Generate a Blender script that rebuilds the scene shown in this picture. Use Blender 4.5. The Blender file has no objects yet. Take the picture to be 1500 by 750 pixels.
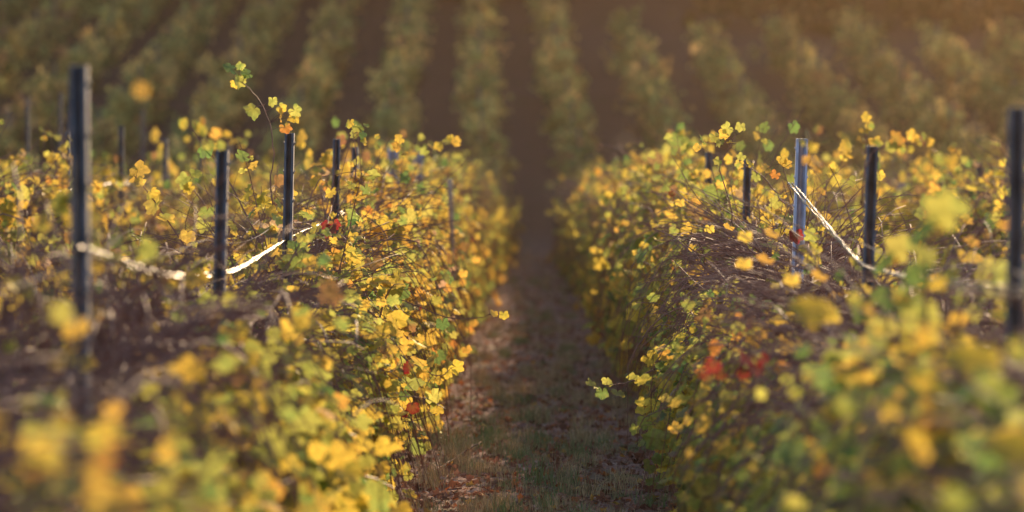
import bpy, math, random
import numpy as np
from mathutils import Vector, Matrix, noise

R = math.radians
sc = bpy.context.scene
COL = sc.collection

# ------------------------------------------------------------------ camera, sky, sun, exposure
SLOPE = math.tan(R(4.0))           # the vineyard falls away from the camera
FPX = 5625.0                       # focal length in pixels of the 1500 px wide frame
CAM = Vector((0.0, 0.0, 1.6))
PITCH = -4.0 - math.degrees(math.atan(110 / FPX))
YAW = math.degrees(math.atan(35 / FPX))
cam = bpy.data.cameras.new("camera")
camo = bpy.data.objects.new("camera", cam)
COL.objects.link(camo)
cam.sensor_width = 36.0
cam.lens = 135.0
camo.location = CAM
camo.rotation_euler = (R(90 + PITCH), 0, R(YAW))
cam.clip_start = 0.3
cam.clip_end = 2000
cam.dof.use_dof = True
cam.dof.focus_distance = 19.3
cam.dof.aperture_fstop = 2.3
cam.dof.aperture_blades = 0
sc.camera = camo
CAMROT = camo.rotation_euler.to_matrix()

SUN_AZ, SUN_EL = 12.5, 12.3        # azimuth right of the view, elevation
w = bpy.data.worlds.new("World")
sc.world = w
w.use_nodes = True
nt = w.node_tree
bg = nt.nodes["Background"]
sky = nt.nodes.new("ShaderNodeTexSky")
sky.sky_type = 'NISHITA'
sky.sun_disc = False
sky.sun_elevation = R(SUN_EL)
sky.sun_rotation = R(SUN_AZ)
sky.air_density = 1.0
sky.dust_density = 0.6
sky.ozone_density = 2.0
nt.links.new(sky.outputs[0], bg.inputs[0])
bg.inputs[1].default_value = 0.15

sun = bpy.data.lights.new("sun", 'SUN')
sun.energy = 4.6
sun.angle = R(0.5)
sun.color = (1.0, 0.70, 0.41)
suno = bpy.data.objects.new("sun", sun)
COL.objects.link(suno)
L = Vector((math.sin(R(SUN_AZ)) * math.cos(R(SUN_EL)), math.cos(R(SUN_AZ)) * math.cos(R(SUN_EL)), math.sin(R(SUN_EL))))
suno.rotation_euler = (-L).to_track_quat('-Z', 'Y').to_euler()

sc.view_settings.view_transform = 'Standard'
sc.view_settings.look = 'None'
sc.view_settings.gamma = 1.0
sc.view_settings.use_curve_mapping = False
sc.view_settings.exposure = 0.62
sc.render.engine = 'CYCLES'
sc.cycles.max_bounces = 7
sc.cycles.diffuse_bounces = 3
sc.cycles.glossy_bounces = 2
sc.cycles.transmission_bounces = 5
sc.cycles.volume_bounces = 0
sc.cycles.sample_clamp_indirect = 4.0
sc.cycles.use_denoising = True

HAZE_DENSITY = 0.00060
HAZE_G = 0.94

# ------------------------------------------------------------------ helpers
rng = np.random.default_rng(11)
random.seed(5)


def gz(y):
    """ground height along the view: falls to a dip near y = 80, then the far hillside rises"""
    y = np.asarray(y, float)
    a = -SLOPE * y
    b = -SLOPE * 80 + 0.0665 * (y - 80)
    b = np.where(y > 175, -SLOPE * 80 + 0.0665 * 95 + 0.01 * (y - 175), b)
    return 0.5 * (a + b + np.sqrt((a - b) ** 2 + 0.35 ** 2))


def at(px, py, d):
    """the point seen at photo pixel (px, py) that stands at distance y = d"""
    v = CAMROT @ Vector((px - 750, 375 - py, -FPX))
    return CAM + v * (d / v.y)


def build_mesh(name, V, faces, colors=None, smooth=False):
    """V (n,3); faces: list of (m,k) index arrays"""
    me = bpy.data.meshes.new(name)
    V = np.asarray(V, np.float32)
    me.vertices.add(len(V))
    me.vertices.foreach_set("co", V.ravel())
    loops = np.concatenate([f.ravel() for f in faces]).astype(np.int32)
    tot = np.concatenate([np.full(len(f), f.shape[1], np.int32) for f in faces])
    start = np.concatenate([[0], np.cumsum(tot)[:-1]]).astype(np.int32)
    me.loops.add(len(loops))
    me.loops.foreach_set("vertex_index", loops)
    me.polygons.add(len(tot))
    me.polygons.foreach_set("loop_start", start)
    me.polygons.foreach_set("loop_total", tot)
    if smooth:
        me.polygons.foreach_set("use_smooth", np.ones(len(tot), bool))
    me.update(calc_edges=True)
    if colors is not None:
        ca = me.color_attributes.new("Col", 'FLOAT_COLOR', 'POINT')
        c4 = np.ones((len(V), 4), np.float32)
        c4[:, :3] = colors
        ca.data.foreach_set("color", c4.ravel())
    return me


def tag(o, label=None, cat=None, group=None, kind=None):
    if label: o["label"] = label
    if cat: o["category"] = cat
    if group: o["group"] = group
    if kind: o["kind"] = kind
    return o


def link(name, me, mat=None, parent=None):
    o = bpy.data.objects.new(name, me)
    if mat is not None and me is not None and not me.materials:
        me.materials.append(mat)
    COL.objects.link(o)
    if parent is not None:
        o.parent = parent
    return o


def norm(a):
    return a / np.maximum(np.linalg.norm(a, axis=-1, keepdims=True), 1e-9)


def tubes(P, Rd, sides=4):
    """P (c,n,3) centre lines, Rd (c,n) radii -> V, F"""
    c, n, _ = P.shape
    T = np.zeros_like(P)
    T[:, 1:-1] = P[:, 2:] - P[:, :-2]
    T[:, 0] = P[:, 1] - P[:, 0]
    T[:, -1] = P[:, -1] - P[:, -2]
    T = norm(T)
    ref = np.tile(np.array([0.31, 0.87, 0.22]), (c, n, 1))
    ref = norm(ref)
    U = norm(np.cross(T, ref))
    W = np.cross(T, U)
    a = np.arange(sides) * 2 * np.pi / sides
    V = P[:, :, None, :] + Rd[:, :, None, None] * (np.cos(a)[None, None, :, None] * U[:, :, None, :] + np.sin(a)[None, None, :, None] * W[:, :, None, :])
    idx = np.arange(c * n * sides).reshape(c, n, sides)
    a0 = idx[:, :-1, :]
    a1 = np.roll(a0, -1, axis=2)
    b0 = idx[:, 1:, :]
    b1 = np.roll(b0, -1, axis=2)
    F = np.stack([a0, a1, b1, b0], -1).reshape(-1, 4)
    faces = [F]
    if sides == 4:
        faces.append(idx[:, -1, :].reshape(-1, 4))
        faces.append(idx[:, 0, ::-1].reshape(-1, 4))
    elif sides > 4:
        faces.append(idx[:, -1, :].reshape(-1, sides))
        faces.append(idx[:, 0, ::-1].reshape(-1, sides))
    return V.reshape(-1, 3), faces


def offset_faces(faces, k):
    return [f + k for f in faces]


def tube_mesh(name, pts, rads, sides=6, smooth=True):
    P = np.array([[tuple(p) for p in pts]], float)
    V, F = tubes(P, np.array([rads], float), sides)
    return build_mesh(name, V, F, smooth=smooth)


def smooth_path(pts, n):
    """Catmull-Rom resample of a few points"""
    pts = [Vector(p) for p in pts]
    pp = [pts[0] * 2 - pts[1]] + pts + [pts[-1] * 2 - pts[-2]]
    out = []
    segs = len(pts) - 1
    for i in range(n):
        t = i / (n - 1) * segs
        k = min(int(t), segs - 1)
        u = t - k
        a, b, c, d = pp[k], pp[k + 1], pp[k + 2], pp[k + 3]
        out.append(0.5 * ((2 * b) + (c - a) * u + (2 * a - 5 * b + 4 * c - d) * u * u + (3 * b - a - 3 * c + d) * u ** 3))
    return out


# ------------------------------------------------------------------ materials
def new_mat(name):
    m = bpy.data.materials.new(name)
    m.use_nodes = True
    t = m.node_tree
    t.nodes.clear()
    out = t.nodes.new("ShaderNodeOutputMaterial")
    return m, t, out


def leaf_material(name, trans=0.55, gloss=0.12, sat=1.0):
    m, t, out = new_mat(name)
    N = t.nodes.new
    lk = t.links.new
    at_ = N("ShaderNodeAttribute"); at_.attribute_name = "Col"
    nz = N("ShaderNodeTexNoise"); nz.inputs["Scale"].default_value = 55; nz.inputs["Detail"].default_value = 3
    tc = N("ShaderNodeTexCoord")
    lk(tc.outputs["Object"], nz.inputs["Vector"])
    rmp = N("ShaderNodeMapRange"); rmp.inputs[1].default_value = 0.3; rmp.inputs[2].default_value = 0.7
    rmp.inputs[3].default_value = 0.78; rmp.inputs[4].default_value = 1.15
    lk(nz.outputs["Fac"], rmp.inputs[0])
    oi = N("ShaderNodeObjectInfo")
    hm = N("ShaderNodeMapRange"); hm.inputs[3].default_value = 0.485; hm.inputs[4].default_value = 0.512
    lk(oi.outputs["Random"], hm.inputs[0])
    hs = N("ShaderNodeHueSaturation"); hs.inputs["Saturation"].default_value = sat
    lk(hm.outputs[0], hs.inputs["Hue"])
    lk(rmp.outputs[0], hs.inputs["Value"])
    lk(at_.outputs["Color"], hs.inputs["Color"])
    df = N("ShaderNodeBsdfDiffuse"); tr = N("ShaderNodeBsdfTranslucent"); gl = N("ShaderNodeBsdfGlossy")
    gl.inputs["Roughness"].default_value = 0.5
    gl.inputs["Color"].default_value = (0.6, 0.6, 0.42, 1)
    lk(hs.outputs[0], df.inputs["Color"])
    lk(hs.outputs[0], tr.inputs["Color"])
    mx = N("ShaderNodeMixShader"); mx.inputs[0].default_value = trans
    lk(df.outputs[0], mx.inputs[1]); lk(tr.outputs[0], mx.inputs[2])
    fr = N("ShaderNodeFresnel"); fr.inputs[0].default_value = 1.35
    fm = N("ShaderNodeMath"); fm.operation = 'MULTIPLY'; fm.inputs[1].default_value = gloss * 5
    lk(fr.outputs[0], fm.inputs[0])
    m2 = N("ShaderNodeMixShader")
    lk(fm.outputs[0], m2.inputs[0]); lk(mx.outputs[0], m2.inputs[1]); lk(gl.outputs[0], m2.inputs[2])
    lk(m2.outputs[0], out.inputs["Surface"])
    return m


def principled(name, base, rough=0.7, metal=0.0, noise_scale=None, var=0.35, bump=0.0, attr=False, spec=0.5):
    m, t, out = new_mat(name)
    N = t.nodes.new
    lk = t.links.new
    p = N("ShaderNodeBsdfPrincipled")
    p.inputs["Roughness"].default_value = rough
    p.inputs["Metallic"].default_value = metal
    p.inputs["Specular IOR Level"].default_value = spec
    p.inputs["Base Color"].default_value = (*base, 1)
    lk(p.outputs[0], out.inputs["Surface"])
    if attr:
        a = N("ShaderNodeAttribute"); a.attribute_name = "Col"
        lk(a.outputs["Color"], p.inputs["Base Color"])
    elif noise_scale:
        tc = N("ShaderNodeTexCoord")
        nz = N("ShaderNodeTexNoise"); nz.inputs["Scale"].default_value = noise_scale; nz.inputs["Detail"].default_value = 5
        lk(tc.outputs["Object"], nz.inputs["Vector"])
        mr = N("ShaderNodeMapRange"); mr.inputs[1].default_value = 0.3; mr.inputs[2].default_value = 0.7
        mr.inputs[3].default_value = 1 - var; mr.inputs[4].default_value = 1 + var
        lk(nz.outputs["Fac"], mr.inputs[0])
        vm = N("ShaderNodeVectorMath"); vm.operation = 'SCALE'; vm.inputs[0].default_value = base
        lk(mr.outputs[0], vm.inputs["Scale"])
        lk(vm.outputs[0], p.inputs["Base Color"])
        if bump:
            b = N("ShaderNodeBump"); b.inputs["Strength"].default_value = bump; b.inputs["Distance"].default_value = 0.004
            lk(nz.outputs["Fac"], b.inputs["Height"]); lk(b.outputs[0], p.inputs["Normal"])
    return m


M_LEAF = leaf_material("vine_leaf", 0.66, 0.022)
M_FARLEAF = leaf_material("far_vine_leaf", 0.45, 0.02, 0.85)
M_CANE = principled("cane_bark", (0.27, 0.13, 0.10), 0.6, noise_scale=14, var=0.45, spec=0.3)
M_TRUNK = principled("trunk_bark", (0.10, 0.07, 0.055), 0.9, noise_scale=45, var=0.5, bump=0.8)
M_METAL = principled("galvanised_steel", (0.13, 0.135, 0.16), 0.7, 0.1, noise_scale=9, var=0.55, bump=0.15, spec=0.2)
M_PALEMETAL = principled("pale_galvanised_steel", (0.58, 0.56, 0.66), 0.6, 0.1, noise_scale=18, var=0.2, bump=0.15)
M_WOODPOST = principled("weathered_wood", (0.20, 0.13, 0.09), 0.85, noise_scale=25, var=0.4, bump=0.6)
M_GREYPOST = principled("grey_weathered_wood", (0.33, 0.34, 0.38), 0.8, noise_scale=25, var=0.25, bump=0.5)
M_STAKE = principled("pale_stake_wood", (0.62, 0.38, 0.24), 0.7, noise_scale=30, var=0.25, bump=0.5)
M_WIRE = principled("trellis_wire", (0.30, 0.27, 0.26), 0.7, 0.0, spec=0.2)
M_GRASS = principled("grass_blades", (0.1, 0.2, 0.05), 0.6, attr=True, spec=0.3)
M_LITTER = leaf_material("fallen_leaf", 0.25, 0.004)
M_FALLEN = principled("fallen_cane_bark", (0.12, 0.06, 0.045), 0.9, noise_scale=14, var=0.4, spec=0.15)
M_SCRUB = principled("scrub_twigs", (0.14, 0.085, 0.06), 0.8, noise_scale=3, var=0.4)


def hose_material():
    m, t, out = new_mat("glossy_hose_plastic")
    N = t.nodes.new
    lk = t.links.new
    p = N("ShaderNodeBsdfPrincipled")
    p.inputs["Base Color"].default_value = (0.10, 0.075, 0.055, 1)
    p.inputs["Roughness"].default_value = 0.34
    p.inputs["Metallic"].default_value = 0.0
    p.inputs["Specular IOR Level"].default_value = 0.7
    p.inputs["Coat Weight"].default_value = 0.0
    p.inputs["Coat Roughness"].default_value = 0.28
    tc = N("ShaderNodeTexCoord")
    nz = N("ShaderNodeTexNoise"); nz.inputs["Scale"].default_value = 16; nz.inputs["Detail"].default_value = 4
    lk(tc.outputs["Object"], nz.inputs["Vector"])
    b = N("ShaderNodeBump"); b.inputs["Strength"].default_value = 1.0; b.inputs["Distance"].default_value = 0.06
    lk(nz.outputs["Fac"], b.inputs["Height"]); lk(b.outputs[0], p.inputs["Normal"]); lk(b.outputs[0], p.inputs["Coat Normal"])
    lk(p.outputs[0], out.inputs["Surface"])
    return m


M_HOSE = hose_material()


def ground_material():
    m, t, out = new_mat("vineyard_soil")
    N = t.nodes.new
    lk = t.links.new
    p = N("ShaderNodeBsdfPrincipled"); p.inputs["Roughness"].default_value = 0.95
    p.inputs["Specular IOR Level"].default_value = 0.2
    lk(p.outputs[0], out.inputs["Surface"])
    tc = N("ShaderNodeTexCoord")

    def nse(scale, detail=5, rough=0.6):
        n = N("ShaderNodeTexNoise"); n.inputs["Scale"].default_value = scale; n.inputs["Detail"].default_value = detail
        n.inputs["Roughness"].default_value = rough
        lk(tc.outputs["Object"], n.inputs["Vector"])
        return n

    def ramp(src, stops):
        r = N("ShaderNodeValToRGB")
        e = r.color_ramp.elements
        e[0].position, e[0].color = stops[0][0], (*stops[0][1], 1)
        e[1].position, e[1].color = stops[-1][0], (*stops[-1][1], 1)
        for pos, c in stops[1:-1]:
            x = e.new(pos); x.color = (*c, 1)
        lk(src, r.inputs[0])
        return r
    fine = nse(38, 6, 0.7)
    soil = ramp(fine.outputs["Fac"], [(0.30, (0.12, 0.066, 0.056)), (0.5, (0.33, 0.185, 0.155)), (0.62, (0.46, 0.29, 0.24)), (0.78, (0.58, 0.43, 0.36))])
    f2 = nse(60, 4, 0.7)
    grass = ramp(f2.outputs["Fac"], [(0.3, (0.08, 0.085, 0.04)), (0.55, (0.20, 0.18, 0.09)), (0.75, (0.38, 0.29, 0.17))])
    patch = nse(1.3, 5, 0.65)
    pm = N("ShaderNodeMapRange"); pm.inputs[1].default_value = 0.52; pm.inputs[2].default_value = 0.66
    lk(patch.outputs["Fac"], pm.inputs[0])
    mx = N("ShaderNodeMix"); mx.data_type = 'RGBA'
    lk(pm.outputs[0], mx.inputs["Factor"]); lk(soil.outputs[0], mx.inputs["A"]); lk(grass.outputs[0], mx.inputs["B"])
    # ground colour is scaled darker towards the far slope
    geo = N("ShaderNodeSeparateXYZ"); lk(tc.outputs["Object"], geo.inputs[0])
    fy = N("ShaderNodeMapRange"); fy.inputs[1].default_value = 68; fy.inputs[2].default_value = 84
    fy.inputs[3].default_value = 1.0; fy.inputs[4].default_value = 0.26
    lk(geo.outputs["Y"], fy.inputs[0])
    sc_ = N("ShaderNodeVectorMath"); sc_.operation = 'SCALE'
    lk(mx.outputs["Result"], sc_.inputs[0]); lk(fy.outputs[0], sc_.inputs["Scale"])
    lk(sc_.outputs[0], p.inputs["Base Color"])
    b = N("ShaderNodeBump"); b.inputs["Strength"].default_value = 0.9; b.inputs["Distance"].default_value = 0.02
    lk(fine.outputs["Fac"], b.inputs["Height"]); lk(b.outputs[0], p.inputs["Normal"])
    return m


M_GROUND = ground_material()

# ------------------------------------------------------------------ setting: ground
def make_ground():
    xs = np.concatenate([[-600, -300, -160, -90, -50, -30, -20, -14, -10, -8, -6.5, -5, -4, -3, -2.3],
                         np.arange(-1.8, 1.81, 0.06), [2.3, 3, 4, 5, 6.5, 8, 10, 14, 20, 30, 50, 90, 160, 300, 600]])
    ys = np.concatenate([[-60, -30, -15, -5, 0, 4, 8, 11, 14], np.arange(16, 34, 0.06), np.arange(34, 60, 0.25), np.arange(60, 110, 1.0),
                         np.arange(110, 200, 4.0), [220, 260, 320, 400, 600]])
    X, Y = np.meshgrid(xs, ys)
    Z = gz(Y)
    for i in range(X.shape[0]):
        yy = ys[i]
        if 14 < yy < 60:
            for j in range(X.shape[1]):
                x = xs[j]
                if abs(x) < 1.9:
                    v = Vector((x, yy, 0))
                    Z[i, j] += 0.022 * noise.noise(v * 2.3) + 0.020 * noise.noise(v * 7) + 0.012 * noise.noise(v * 17)
    V = np.stack([X, Y, Z], -1).reshape(-1, 3)
    n, m = X.shape
    idx = np.arange(n * m).reshape(n, m)
    F = np.stack([idx[:-1, :-1], idx[:-1, 1:], idx[1:, 1:], idx[1:, :-1]], -1).reshape(-1, 4)
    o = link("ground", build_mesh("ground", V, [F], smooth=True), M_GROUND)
    tag(o, kind="structure")


make_ground()

# haze: one closed box of faintly scattering air around everything
hm_, ht_, hout_ = new_mat("haze_air")
pv = ht_.nodes.new("ShaderNodeVolumePrincipled")
pv.inputs["Color"].default_value = (1.0, 0.70, 0.42, 1)  # amber tint puts the low sun's glow into the air colour
pv.inputs["Density"].default_value = HAZE_DENSITY
pv.inputs["Anisotropy"].default_value = HAZE_G
ht_.links.new(pv.outputs[0], hout_.inputs["Volume"])
hx0, hx1, hy0, hy1, hz0, hz1 = -640, 640, -70, 640, -7.6, 32
HV = np.array([(x, y, z) for x in (hx0, hx1) for y in (hy0, hy1) for z in (hz0, hz1)], float)
HF = np.array([(0, 1, 3, 2), (4, 6, 7, 5), (0, 4, 5, 1), (2, 3, 7, 6), (0, 2, 6, 4), (1, 5, 7, 3)])
tag(link("haze", build_mesh("haze", HV, [HF]), hm_), kind="stuff", label="thin warm haze in the low evening sun", cat="haze")

# ------------------------------------------------------------------ leaves
YEL, GLD, YGR, GRN, ORG, BRN, RED, PNK = [np.array(c) for c in (
    (0.90, 0.64, 0.10), (0.90, 0.56, 0.10), (0.58, 0.58, 0.13), (0.18, 0.30, 0.09),
    (0.80, 0.38, 0.08), (0.36, 0.18, 0.09), (0.30, 0.015, 0.03), (0.66, 0.42, 0.26))]
PAL = np.array([YEL, GLD, YGR, GRN, ORG, BRN, RED, PNK])


def leaf_template(seed, hi=True):
    r = np.random.default_rng(seed)
    if hi:
        half = [(14, .90), (24, .80), (33, .74), (45, .90), (57, .97), (70, .86), (83, .80), (96, .70), (114, .84), (134, .84), (152, .74), (168, .50)]
    else:
        half = [(30, .62), (58, .95), (95, .6), (125, .82), (160, .5)]
    pts = [(0, 1.0)] + half + [(180, .10)] + [(-a, q) for a, q in reversed(half)]
    ang = np.array([R(a) for a, q in pts])
    rad = np.array([q for a, q in pts]) * (1 + r.normal(0, .05, len(pts)))
    x = np.sin(ang) * rad
    y = np.cos(ang) * rad
    cup, curl, tw = r.uniform(-.5, .6), r.uniform(-.65, .7), r.uniform(-.5, .5)
    z = -cup * np.abs(x) + curl * (y ** 2) * np.sign(y) * .6 + tw * x * y + r.normal(0, .10, len(x))
    V = np.column_stack([np.append(x, 0), np.append(y, -0.02), np.append(z, 0.03)])
    n = len(x)
    F = np.array([(n, i, (i + 1) % n) for i in range(n)])
    edge = np.append(rad / rad.max(), 0.0)
    return V, F, edge


TPL = [leaf_template(s) for s in range(12)]
TPL_LO = [leaf_template(s + 50, False) for s in range(4)]


def leaves(P, Nn, Tip, size, colr, r, tpls=TPL, centre_green=0.35, edge_brown=0.25):
    """batch of leaves at P with normals Nn, tip directions Tip"""
    Nn = norm(Nn)
    Tip = norm(Tip - (Tip * Nn).sum(-1, keepdims=True) * Nn)
    S = np.cross(Tip, Nn)
    k = r.integers(0, len(tpls), len(P))
    Vs, Fs, Cs = [], [], []
    off = 0
    for ti, (tv, tf, edge) in enumerate(tpls):
        m = k == ti
        n = int(m.sum())
        if not n: continue
        loc = tv[None] * size[m][:, None, None]
        V = P[m][:, None, :] + loc[..., 0:1] * S[m][:, None, :] + loc[..., 1:2] * Tip[m][:, None, :] + loc[..., 2:3] * Nn[m][:, None, :]
        F = tf[None] + (np.arange(n) * len(tv))[:, None, None] + off
        c = colr[m][:, None, :] * np.ones((1, len(tv), 1))
        cg = (1 - edge)[None, :, None] * centre_green * r.uniform(0, 1, (n, 1, 1))
        c = c * (1 - cg) + np.array([0.30, 0.42, 0.10]) * cg
        # green blotches that the autumn colour has not reached, one side or sector of some leaves
        sec = np.cos(np.linspace(0, 2 * np.pi, len(tv))[None] - r.uniform(0, 6.28, (n, 1))) + r.normal(0, .35, (n, len(tv)))
        gb = np.clip(sec * .9 - .1, 0, 1)[..., None] * (r.uniform(0, 1, (n, 1, 1)) < .35) * centre_green * 2
        gb = np.clip(gb, 0, .85)
        c = c * (1 - gb) + np.array([0.20, 0.34, 0.09]) * gb
        c = c * r.uniform(.85, 1.1, (n, len(tv), 1))
        eb = (np.clip(edge - .7, 0, 1) * 3)[None, :, None] * (r.uniform(0, 1, (n, 1, 1)) < .3) * edge_brown * r.uniform(0.3, 1.6, (n, len(tv), 1))
        eb = np.clip(eb, 0, 1)
        c = c * (1 - eb) + np.array([0.42, 0.20, 0.08]) * eb
        Vs.append(V.reshape(-1, 3)); Fs.append(F.reshape(-1, 3)); Cs.append(c.reshape(-1, 3))
        off += n * len(tv)
    return np.concatenate(Vs), np.concatenate(Fs), np.concatenate(Cs)


def pick_colors(n, z, r, green=0.0, red=0.005, warm=0.0):
    """weights shift to green low down"""
    low = np.clip((0.75 - z) / 0.6, 0, 1)
    W = np.stack([0.38 - .08 * low, 0.17 + warm * .7 - .09 * low, 0.27 + .12 * low + green * .5, 0.09 + .16 * low + green * .6,
                  0.025 + warm * .3 + 0 * low, 0.03 + 0 * low, red * .6 + 0 * low, 0.02 + warm * .25 + 0 * low], -1)
    W = np.clip(W, 0, 1)
    W /= W.sum(-1, keepdims=True)
    u = r.uniform(0, 1, n)
    k = (u[:, None] > np.cumsum(W, -1)).sum(-1).clip(0, 7)
    c = PAL[k] * r.uniform(.75, 1.12, (n, 1))
    j = PAL[r.integers(0, 4, n)]
    a = r.uniform(0, .3, (n, 1))
    return np.where((k == 6)[:, None], c, c * (1 - a) + j * a)


# ------------------------------------------------------------------ grapevine
def grow(r, start, d0, length, grav, steps=10, wob=.14):
    c = len(start)
    P = np.zeros((c, steps, 3))
    P[:, 0] = start
    d = norm(d0)
    st = (length / (steps - 1))[:, None]
    for i in range(1, steps):
        d = d + np.array([0, 0, -1.0]) * grav[:, None] * st + r.normal(0, wob, (c, 3)) * st * 4
        d = norm(d)
        P[:, i] = P[:, i - 1] + d * st
    P[..., 2] = np.maximum(P[..., 2], 0.06)
    P[..., 0] = np.where(P[..., 0] > .42, .42 + (P[..., 0] - .42) * .45, P[..., 0])
    P[..., 0] = np.clip(P[..., 0], -.8, .74)
    return P


def vine_meshes(seed, bushy=1.0, twig=1.0, face=1.0, green=0.0, red=0.004, warm=0.0, tall=0.0, top=1.28):
    r = np.random.default_rng(seed)
    # trunk
    n = 7
    tz = np.linspace(-.05, .78, n)
    tp = np.column_stack([r.normal(0, .02, n).cumsum() * .6, r.normal(0, .02, n).cumsum() * .6, tz])
    tp[0, :2] = 0
    rad = np.linspace(.034, .022, n) * r.uniform(.85, 1.2, n)
    V, F = tubes(tp[None], rad[None], 7)
    arms = []
    for s in (-1, 1):
        q = np.column_stack([np.full(6, tp[-1, 0]) + r.normal(0, .012, 6), tp[-1, 1] + s * np.linspace(0, .5, 6), .74 + r.normal(0, .02, 6) + np.linspace(0, .06, 6)])
        arms.append(q)
    V2, F2 = tubes(np.array(arms), np.tile(np.linspace(.02, .011, 6), (2, 1)), 6)
    me_trunk = build_mesh("vine_trunk", np.vstack([V, V2]), F + offset_faces(F2, len(V)), smooth=True)
    # canes that carry the leaves
    nc = int(50)
    side = np.where(r.uniform(0, 1, nc) < .66, 1.0, -1.0)
    start = np.column_stack([r.normal(0, .05, nc), r.uniform(-.52, .52, nc), r.uniform(.62, .95, nc)])
    d0 = np.column_stack([side * r.uniform(.15, 1.1, nc), r.normal(0, .45, nc), r.uniform(.35, 1.2, nc)])
    ln = r.uniform(.7, 1.35, nc)
    gr = r.uniform(1.6, 4.0, nc)
    P1 = grow(r, start, d0, ln, gr)
    # upright shoots over the top
    nu = int(7 + 5 * tall) if top > 1.2 else 5
    start = np.column_stack([r.normal(0, .12, nu), r.uniform(-.5, .5, nu), r.uniform(.9, 1.2, nu)])
    d0 = np.column_stack([r.normal(0.05, .3, nu), r.normal(0, .35, nu), np.full(nu, 1.0)])
    P2 = grow(r, start, d0, r.uniform(.35, .72 + .2 * tall, nu), r.uniform(.2, 1.0, nu), wob=.09)
    Pc = np.concatenate([P1, P2])
    Rc = np.linspace(.0046, .0016, 10)[None] * r.uniform(.8, 1.25, (len(Pc), 1))
    Vc, Fc = tubes(Pc, Rc, 4)
    # bare twig thicket on top and on the outer side
    nt_ = int(150 * twig)
    start = np.column_stack([r.normal(-.12, .22, nt_), r.uniform(-.62, .62, nt_), r.uniform(.55, 1.15, nt_)])
    d0 = np.column_stack([r.normal(0.15, .7, nt_), r.normal(0, .8, nt_), r.uniform(.0, 1.5, nt_)])
    Pt = grow(r, start, d0, r.uniform(.5, 1.5, nt_), r.uniform(.6, 3.2, nt_), 9, .075)
    Pt[..., 2] = np.where(Pt[..., 2] > 1.25, 1.25 + (Pt[..., 2] - 1.25) * .5, Pt[..., 2])
    Rt = np.linspace(.0040, .0014, 9)[None] * r.uniform(.7, 1.3, (nt_, 1))
    Vt, Ft = tubes(Pt, Rt, 4)
    # leaves on the canes
    nl = int(300 * bushy)
    wgt = np.concatenate([np.where(side > 0, 1.5, .55), np.full(nu, 1.3)])
    ci = r.choice(len(Pc), nl, p=wgt / wgt.sum())
    tt = r.uniform(.25, 1.0, nl) ** .8 * 8.99
    i0 = np.clip(tt.astype(int), 0, 8)
    fr = (tt - i0)[:, None]
    base = Pc[ci, i0] * (1 - fr) + Pc[ci, i0 + 1] * fr
    po = norm(r.normal(0, 1, (nl, 3)) + np.array([.25, 0, -.1])) * r.uniform(.03, .075, (nl, 1))
    LP = base + po
    # leaves of the aisle face, in clumps
    ns = int(300 * face)
    ncl = 24
    cl = np.column_stack([r.uniform(.12, .50, ncl), r.uniform(-.58, .58, ncl), r.uniform(.18, top, ncl)])
    if top < 1.1: cl[:, 0] += .08
    cl[:, 0] = np.minimum(cl[:, 0], .52 - .22 * np.clip((cl[:, 2] - .8) / .5, 0, 1))
    kk = r.integers(0, ncl, ns)
    sp = cl[kk] + r.normal(0, 1, (ns, 3)) * np.array([.06, .085, .10])
    sp[:, 2] = np.maximum(sp[:, 2], .10)
    # outer side, few
    no = int(70 * bushy)
    op = np.column_stack([r.uniform(-.62, -.1, no), r.uniform(-.58, .58, no), r.uniform(.25, 1.35, no)])
    allP = np.vstack([LP, sp, op])
    n = len(allP)
    ox = np.sign(allP[:, 0] + .05)[:, None] * np.array([1.0, 0, 0])
    sgn = np.where(r.uniform(0, 1, (n, 1)) < .5, -1.0, 1.0)
    Nn = ox * .40 + np.array([0, 1.0, 0]) * sgn * .55 + np.array([0, 0, .30]) + r.normal(0, .50, (n, 3))
    Tip = np.array([0, 0, -1.0]) + ox * .35 + r.normal(0, .55, (n, 3))
    size = np.clip(.037 * np.exp(r.normal(0, .34, n)), .014, .072)
    colr = pick_colors(n, allP[:, 2], r, green, red, warm)
    # red leaves come in clusters
    if red > .02:
        for _ in range(3):
            c0 = np.array([r.uniform(.1, .5), r.uniform(-.4, .4), r.uniform(.5, 1.2)])
            m = np.linalg.norm(allP - c0, axis=1) < .16
            colr[m] = RED * r.uniform(.5, 1.1, (int(m.sum()), 1))
    Vl, Fl, Cl = leaves(allP, Nn, Tip, size, colr, r)
    # petioles belong with the canes
    Pp = np.stack([base, base * .45 + LP * .55 + np.array([0, 0, .008]), LP], 1)
    Vp, Fp = tubes(Pp, np.tile(np.array([.0015, .0012, .001]), (nl, 1)), 3)
    Vall = np.vstack([Vc, Vt, Vp])
    Fall = Fc + offset_faces(Ft, len(Vc)) + offset_faces(Fp, len(Vc) + len(Vt))
    me_canes = build_mesh("vine_canes", Vall, Fall)
    me_leaf = build_mesh("vine_foliage", Vl, [Fl], Cl)
    me_trunk.materials.append(M_TRUNK)
    me_canes.materials.append(M_CANE)
    me_leaf.materials.append(M_LEAF)
    return me_trunk, me_canes, me_leaf


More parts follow.
